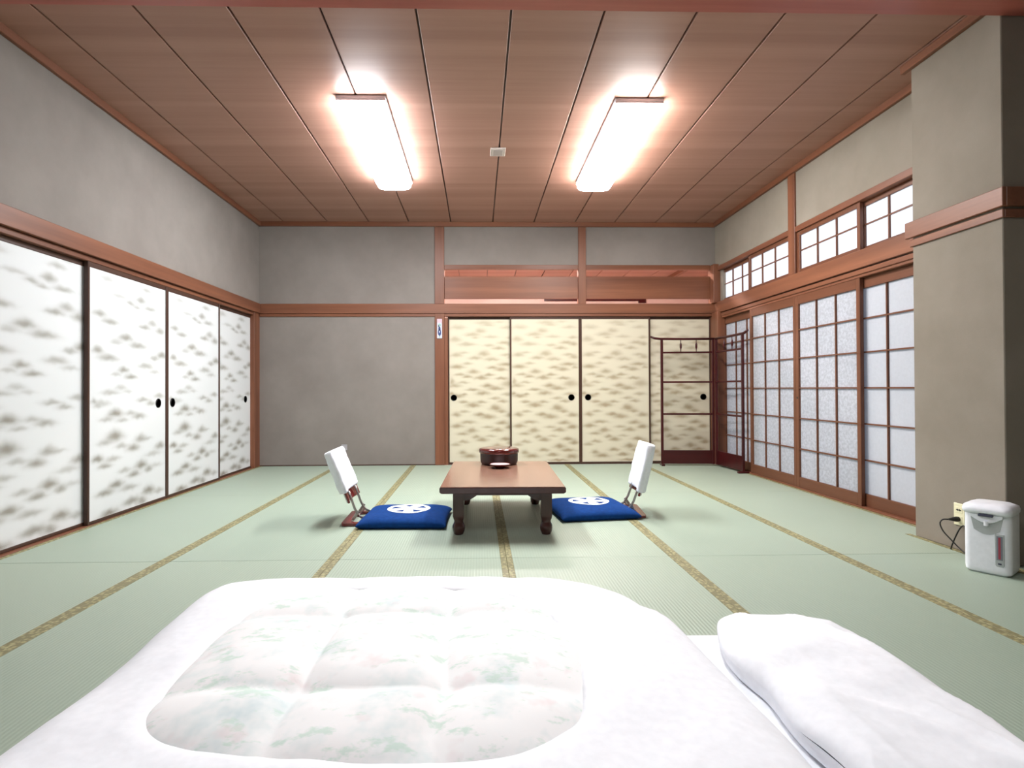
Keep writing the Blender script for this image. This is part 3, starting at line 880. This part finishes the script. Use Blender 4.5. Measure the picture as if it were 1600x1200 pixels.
# ================================================================== FOLDING CLOTHES RACK
rk = empty('clothes_rack', (2.70, 6.455, 0))
tag(rk, 'dark red folding kimono rack standing in the far corner', 'clothes rack')
def wing(p0, p1, overhang):
    """one leaf from the hinge p0 to the free end p1 (local xy)"""
    a, b = Vector((*p0, 0)), Vector((*p1, 0))
    d = (b - a).normalized()
    def at(t, z): return tuple(a + d * t + Vector((0, 0, z)))
    L = (b - a).length
    for t in (.014, L - .014):
        MB().bar(at(t, .02), at(t, 1.445), .026, .026).build('upright', 'rack_z', rk, bevel=.003)
    for z, h in ((1.298, .02), (.959, .02), (.592, .02)):
        MB().bar(at(.02, z), at(L - .02, z), .018, h).build('rail', 'rack_x', rk, bevel=.002)
    MB().bar(at(.02, .10), at(L - .02, .10), .014, .155).build('skirt_board', 'rack_x', rk, bevel=.002)
    e = L + overhang
    MB().tube([at(0, 1.452), at(L * .6, 1.452), at(L, 1.456), at(e - .05, 1.464), at(e, 1.482)], [.014, .014, .014, .014, .011], 10).build('top_rail', 'rack_x', rk, smooth='all')
    for t in (.33, .62):
        MB().tube([at(L * t, 1.305), at(L * t, 1.335), at(L * t, 1.355), at(L * t, 1.39), at(L * t, 1.41), at(L * t, 1.445)], [.004, .006, .013, .013, .006, .004], 8).build('spindle', 'rack_z', rk, smooth='all')
    n = Vector((-d.y, d.x, 0))
    t = L - .014
    f0, f1 = Vector(at(t, .011)) - n * .06, Vector(at(t, .011)) + n * .06
    MB().bar(tuple(f0), tuple(f1), .034, .022).build('foot', 'rack_y', rk, bevel=.004)
wing((0, 0), (-.60, .055), .115)
wing((.012, -.012), (.055, -.60), .09)

# ================================================================== POST PLATE
pp = empty('post_plate', (-.450, YB - .014, 1.595))
tag(pp, 'narrow white plate with a blue figure fixed to the tall post', 'plate')
bk = MB().box(-.030, .030, -.010, 0, -.115, .115).build('backing', 'pl_white', pp, bevel=.003)
MB().box(-.028, .028, -.012, -.010, .070, .112).build('pink_band', 'pl_pink', bk)
def flat(poly, name, mat, y=-.0125):
    MB().prism(poly, 'y', y, -.010).build(name, mat, bk)
def ell(cx, cz, a, b, n=16): return [(cx + a * math.cos(2 * math.pi * i / n), cz + b * math.sin(2 * math.pi * i / n)) for i in range(n)]
flat(ell(0, -.045, .019, .040), 'blue_figure', 'pl_blue')
flat(ell(0, -.002, .013, .026), 'blue_head', 'pl_blue')
flat(ell(0, -.036, .005, .014), 'figure_highlight', 'pl_white', -.0135)
flat(ell(.001, .042, .016, .018), 'green_mark', 'pl_green')
flat(ell(-.010, .030, .006, .014, 8), 'dark_mark', 'pot_dark', -.013)
flat(ell(0, -.095, .009, .010), 'lower_mark', 'pl_green')

# ================================================================== HOT WATER POT
ang = math.atan2(-.132, .093)          # direction of the front face, left to right
pt = empty('hot_water_pot', (2.484, 2.706, 0), ang)
pt.scale = (.86, .88, .965)
tag(pt, 'white electric hot water pot standing on the mats by the pillar', 'pot')
# local: x left->right of the front, front faces -y
def rrect(w, d, rad, n=5):
    p = []
    for cx, cy, a in ((w / 2 - rad, d / 2 - rad, 0), (-w / 2 + rad, d / 2 - rad, 90), (-w / 2 + rad, -d / 2 + rad, 180), (w / 2 - rad, -d / 2 + rad, 270)):
        for i in range(n + 1):
            t = math.radians(a + 90 * i / n)
            p.append((cx + rad * math.cos(t), cy + rad * math.sin(t)))
    return p
def loft(secs, name, mat, parent, smooth=45):
    m = MB(); k = None
    for (w, d, rad, z, oy) in secs:
        q = rrect(w, d, rad); k = len(q)
        m.v += [(x, y + oy, z) for x, y in q]
    for j in range(len(secs) - 1):
        for i in range(k):
            i2 = (i + 1) % k
            m.f.append((j * k + i, j * k + i2, (j + 1) * k + i2, (j + 1) * k + i))
    m.f.append(tuple(reversed(range(k)))); m.f.append(tuple((len(secs) - 1) * k + i for i in range(k)))
    return m.build(name, mat, parent, smooth=smooth)
PW, PD = .205, .20
loft([(PW - .03, PD - .03, .03, 0, 0), (PW - .004, PD - .004, .032, .012, 0), (PW, PD, .032, .03, 0), (PW, PD, .032, .27, 0), (PW, PD, .032, .298, 0)], 'body', 'pot', pt)
# lid: domed, its front lip hanging forward
loft([(PW + .002, PD + .01, .035, .296, -.008), (PW + .012, PD + .030, .040, .303, -.014), (PW + .014, PD + .032, .040, .318, -.015), (PW + .004, PD + .020, .040, .333, -.012), (PW - .05, PD - .04, .04, .344, -.004), (.06, .05, .02, .347, 0)], 'lid', 'pot', pt, 60)
MB().box(-.032, .032, -PD / 2 - .030, -PD / 2 - .002, .285, .297).build('button_strip', 'pot_dark', pt, bevel=.003)
# recessed looking spout hood: curved brow and grey panel
brow = [(-.072, .282)] + [(-.072 + .144 * i / 10, .282 - .030 * math.sin(math.pi * i / 10)) for i in range(1, 10)] + [(.072, .282), (.072, .296), (-.072, .296)]
MB().prism(brow, 'y', -PD / 2 - .014, -PD / 2 + .002).build('spout_hood', 'pot', pt, bevel=.003)
fan = [(-.070, .280)] + [(-.070 + .14 * i / 10, .226 - .03 * math.sin(math.pi * i / 10)) for i in range(1, 10)] + [(.070, .280)]
MB().prism(fan, 'y', -PD / 2 - .003, -PD / 2 + .002).build('splash_panel', 'pot_grey', pt)
MB().lathe([(.011, .240), (.011, .262)], 14, (0, -PD / 2 - .012, 0)).build('spout', 'pot', pt, smooth=40)
gf = MB().prism([(.034, .055), (.040, .047), (.068, .047), (.074, .055), (.074, .205), (.034, .205)], 'y', -PD / 2 - .004, -PD / 2 + .002).build('gauge_frame', 'pot_grey', pt, bevel=.002)
MB().box(.041, .067, -PD / 2 - .0055, -PD / 2 - .002, .080, .196).build('gauge', 'gauge_glass', gf)
MB().box(.049, .059, -PD / 2 - .007, -PD / 2 - .003, .086, .190).build('gauge_scale', 'gauge_red', gf)
MB().box(.047, .062, -PD / 2 - .005, -PD / 2 - .002, .058, .066).build('gauge_mark', 'pot_dark', gf)

# ================================================================== WALL OUTLET, PLUG AND CORD
ot = empty('wall_outlet', (XP, 3.040, .197))
tag(ot, 'cream double wall outlet low on the pillar beside the pot', 'outlet')
MB().box(-.008, 0, -.036, .036, -.060, .060).build('plate', 'outlet', ot, bevel=.003)
for z in (.025, -.025):
    MB().box(-.0095, -.007, -.022, .022, z - .017, z + .017).build('socket', 'outlet', ot, bevel=.001)
for y in (-.007, .007):
    MB().box(-.0105, -.009, y - .0015, y + .0015, .019, .031).build('slot', 'cord', ot)
MB().box(-.0105, -.009, -.016, .016, .022, .027).build('slot', 'cord', ot)
pc = empty('power_cord', (XP - .030, 3.040, .172))
tag(pc, 'black power cord plugged into the cream outlet', 'cord')
MB().tube([(.020, 0, 0), (.008, 0, 0), (-.006, 0, 0), (-.022, .004, -.001), (-.03, .006, -.002)], [.013, .014, .012, .007, .005], 10).build('plug', 'cord', pc, smooth=50)
pts = [(-.03, .006, -.002), (-.052, .02, -.006), (-.060, .028, -.03), (-.050, .018, -.07), (-.03, -.01, -.11), (-.018, -.05, -.145), (-.022, -.10, -.164), (-.05, -.16, -.166), (-.08, -.20, -.166)]
def smooth_path(p, n=6):
    p = [Vector(q) for q in p]; o = []
    for i in range(len(p) - 1):
        a, b, c, d = p[max(i - 1, 0)], p[i], p[i + 1], p[min(i + 2, len(p) - 1)]
        for k in range(n):
            t = k / n
            o.append(.5 * ((2 * b) + (c - a) * t + (2 * a - 5 * b + 4 * c - d) * t * t + (3 * b - 3 * c + d - a) * t ** 3))
    return o + [p[-1]]
MB().tube(smooth_path(pts), .0035, 8).build('cable', 'cord', pc, smooth='all')
pts = [(-.022, -.10, -.164), (-.006, -.05, -.15), (-.004, -.025, -.10), (-.006, -.012, -.10), (-.004, .0, -.155), (-.006, .022, -.168)]
MB().tube(smooth_path([(-.006, .022, -.168), (-.008, .010, -.14), (-.010, -.015, -.09), (-.012, -.045, -.04), (-.014, -.075, -.02), (-.03, -.12, -.06), (-.05, -.16, -.14)]), .0035, 8).build('cable', 'cord', pc, smooth='all')

# ================================================================== BEDDING
def fbm(x, y, s):
    return mnoise.noise((x * 3, y * 3, s)) * .6 + mnoise.noise((x * 7, y * 7, s + 4)) * .3 + mnoise.noise((x * 15, y * 15, s + 9)) * .12
def rounded_slab(x0, x1, y0, y1, h, rad, puff, seed, n=48, wr=.006, zb=0.0, folds=0.0):
    """soft mattress/pillow shape, closed"""
    cx, cy, wx, wy = (x0 + x1) / 2, (y0 + y1) / 2, (x1 - x0) / 2, (y1 - y0) / 2
    def P(u, v, top):
        a, b = 2 * u - 1, 2 * v - 1
        a = math.copysign(1 - (1 - abs(a)) ** 1.7, a); b = math.copysign(1 - (1 - abs(b)) ** 1.7, b)
        # round the plan corners
        m_ = max(abs(a), abs(b)); k = 1.0
        if m_ > 0:
            nrm = (abs(a) ** rad + abs(b) ** rad) ** (1 / rad)
            k = m_ / nrm if nrm > 0 else 1
        k = 1 + (k - 1) * m_ ** 3
        x, y = cx + a * k * wx, cy + b * k * wy
        e = (1 - m_ ** puff) ** (.5)
        nz = fbm(x, y, seed)
        z = zb + h * .42 + (h * .58) * e + wr * nz * (.4 + e) if top else zb + h * .42 - h * .42 * min(1, e * 2.2)
        if top and folds:
            q = (x * 1.1 + y * .55)
            z += folds * e * (1 - abs(mnoise.noise((q * 7, (y - x) * 1.6, seed + 3)))) ** 4 - folds * .5 * e
        ed = wr * 1.3 * mnoise.noise((x * 5, y * 5, seed + 20)) * m_ ** 8
        return (x + ed, y + ed, max(zb, z))
    me = grid_mesh('soft', n, n, lambda u, v: P(u, v, True))
    bm = bmesh.new(); bm.from_mesh(me)
    mb = grid_mesh('b', n, n, lambda u, v: P(u, v, False)); bm.from_mesh(mb); bpy.data.meshes.remove(mb)
    bmesh.ops.remove_doubles(bm, verts=bm.verts, dist=.0004)
    bmesh.ops.recalc_face_normals(bm, faces=bm.faces)
    bm.to_mesh(me); bm.free()
    return me
fm = link('futon_mattress', rounded_slab(-.80, 1.13, .50, 1.86, .10, 14, 30, 3.0, 60, .008), 'sheet', smooth='all')
tag(fm, 'white sheeted futon mattress on the tatami under the comforter', 'mattress')
pw = link('pillow', rounded_slab(.70, 1.11, .98, 1.80, .095, 5, 5, 8.0, 64, .022, .107, .016), 'sheet', smooth='all')
tag(pw, 'white pillow lying at the right end of the futon', 'pillow')

OPEN = [(-.688, 1.211), (-.704, 1.245), (-.710, 1.306), (-.719, 1.449), (-.721, 1.594), (-.714, 1.748), (-.680, 1.865), (-.614, 1.950), (-.506, 1.989), (-.334, 2.005), (-.108, 1.988), (.047, 1.939), (.149, 1.860), (.218, 1.741), (.251, 1.563), (.251, 1.402), (.224, 1.226), (.192, 1.160), (.107, 1.102), (.042, 1.079), (-.166, 1.068), (-.379, 1.088), (-.534, 1.118), (-.602, 1.142), (-.657, 1.172)]
CX, CY = -.23, 1.52
def radial(poly):
    """distance from (CX, CY) to a closed polygon by angle"""
    def f(t):
        dx, dy = math.cos(t), math.sin(t)
        best = 0
        for i in range(len(poly)):
            ax, ay = poly[i][0] - CX, poly[i][1] - CY
            bx_, by_ = poly[(i + 1) % len(poly)][0] - CX, poly[(i + 1) % len(poly)][1] - CY
            ex, ey = bx_ - ax, by_ - ay
            den = dx * ey - dy * ex
            if abs(den) < 1e-9: continue
            r_ = (ax * ey - ay * ex) / den
            s_ = (ax * dy - ay * dx) / den
            if r_ > 0 and -1e-6 <= s_ <= 1 + 1e-6: best = max(best, r_)
        return best
    return f
def chaikin(p, n=3):
    for _ in range(n):
        q = []
        for i in range(len(p)):
            a, b = p[i], p[(i + 1) % len(p)]
            q += [(a[0] * .75 + b[0] * .25, a[1] * .75 + b[1] * .25), (a[0] * .25 + b[0] * .75, a[1] * .25 + b[1] * .75)]
        p = q
    return p
OUT = chaikin([(-1.02, .35), (-1.0, 1.3), (-1.02, 1.8), (-1.03, 2.12), (-.88, 2.21), (-.5, 2.24), (-.1, 2.27), (.25, 2.20), (.50, 2.12), (.62, 1.92), (.64, 1.6), (.66, 1.2), (.68, .8), (.68, .35)])
r_in, r_out = radial(chaikin(OPEN, 2)), radial(OUT)
NA = 220
RI = [r_in(2 * math.pi * k / NA) for k in range(NA)]
RO = [r_out(2 * math.pi * k / NA) for k in range(NA)]
def edge_z(x, y):                   # what the hem rests on: floor or mattress
    t = min(1, max(0, (x - .30) / .15)) * min(1, max(0, (1.86 - y) / .06))
    return .004 + .100 * t
HC = .205
com = empty('comforter', (CX, CY, 0))
tag(com, 'white comforter with an oval opening showing a pastel floral quilt', 'comforter')
NRr = 34
m = MB()
for j in range(NRr + 1):
    s = j / NRr
    for k in range(NA):
        t = 2 * math.pi * k / NA
        rr = RI[k] + (RO[k] - RI[k]) * (1 - (1 - s) ** 1.35)
        x, y = CX + rr * math.cos(t), CY + rr * math.sin(t)
        d = RO[k] - rr                                   # distance in from the hem
        g = 1 - min(1, d / .20)
        prof = math.sqrt(max(0, 1 - g ** 2.4))
        inner = min(1, (rr - RI[k]) / .05)
        z = edge_z(x, y) * (1 - prof) + HC * prof + .016 * fbm(x, y, 5.0) * min(1, d / .1) - .012 * (1 - inner) ** 2
        wob = .022 * mnoise.noise((x * 4.5, y * 4.5, 2.0)) * s ** 4
        m.v.append((x - CX + wob * math.cos(t), y - CY + wob * math.sin(t), z))
for j in range(NRr):
    for k in range(NA):
        k2 = (k + 1) % NA
        m.f.append((j * NA + k, j * NA + k2, (j + 1) * NA + k2, (j + 1) * NA + k))
cv = m.build('white_cover', 'sheet', com, smooth='all')
sd = cv.modifiers.new('thickness', 'SOLIDIFY'); sd.thickness = .006; sd.offset = -1
# quilt bulging through the opening, stitched into pads
SXL, SYL = (-.41, -.085), (1.72, 1.30)
def quilt_z(x, y, f):
    dip = 0
    for q in SXL:
        w_ = .018 * mnoise.noise((y * 5, q, 1.0))
        dip += math.exp(-abs(x - q + w_) / .035)
    for q in SYL:
        w_ = .02 * mnoise.noise((x * 5, q, 1.0))
        dip += .75 * math.exp(-abs(y - q + w_) / .04)
    rise = math.sqrt(max(0, 1 - f ** 3.5))
    return HC - .026 + .062 * rise - .030 * min(1.3, dip) * rise + .014 * fbm(x * 1.6, y * 1.6, 12.0) * rise
m = MB(); NQ = 60
m.v.append((0, 0, quilt_z(CX, CY, 0)))
for j in range(1, NQ + 1):
    f = j / NQ
    for k in range(NA):
        t = 2 * math.pi * k / NA
        rr = (RI[k] + .022) * f
        x, y = CX + rr * math.cos(t), CY + rr * math.sin(t)
        m.v.append((x - CX, y - CY, quilt_z(x, y, f)))
for k in range(NA):
    m.f.append((0, 1 + k, 1 + (k + 1) % NA))
for j in range(NQ - 1):
    for k in range(NA):
        k2 = (k + 1) % NA
        m.f.append((1 + j * NA + k, 1 + (j + 1) * NA + k, 1 + (j + 1) * NA + k2, 1 + j * NA + k2))
m.build('floral_quilt', 'quilt', com, smooth='all')
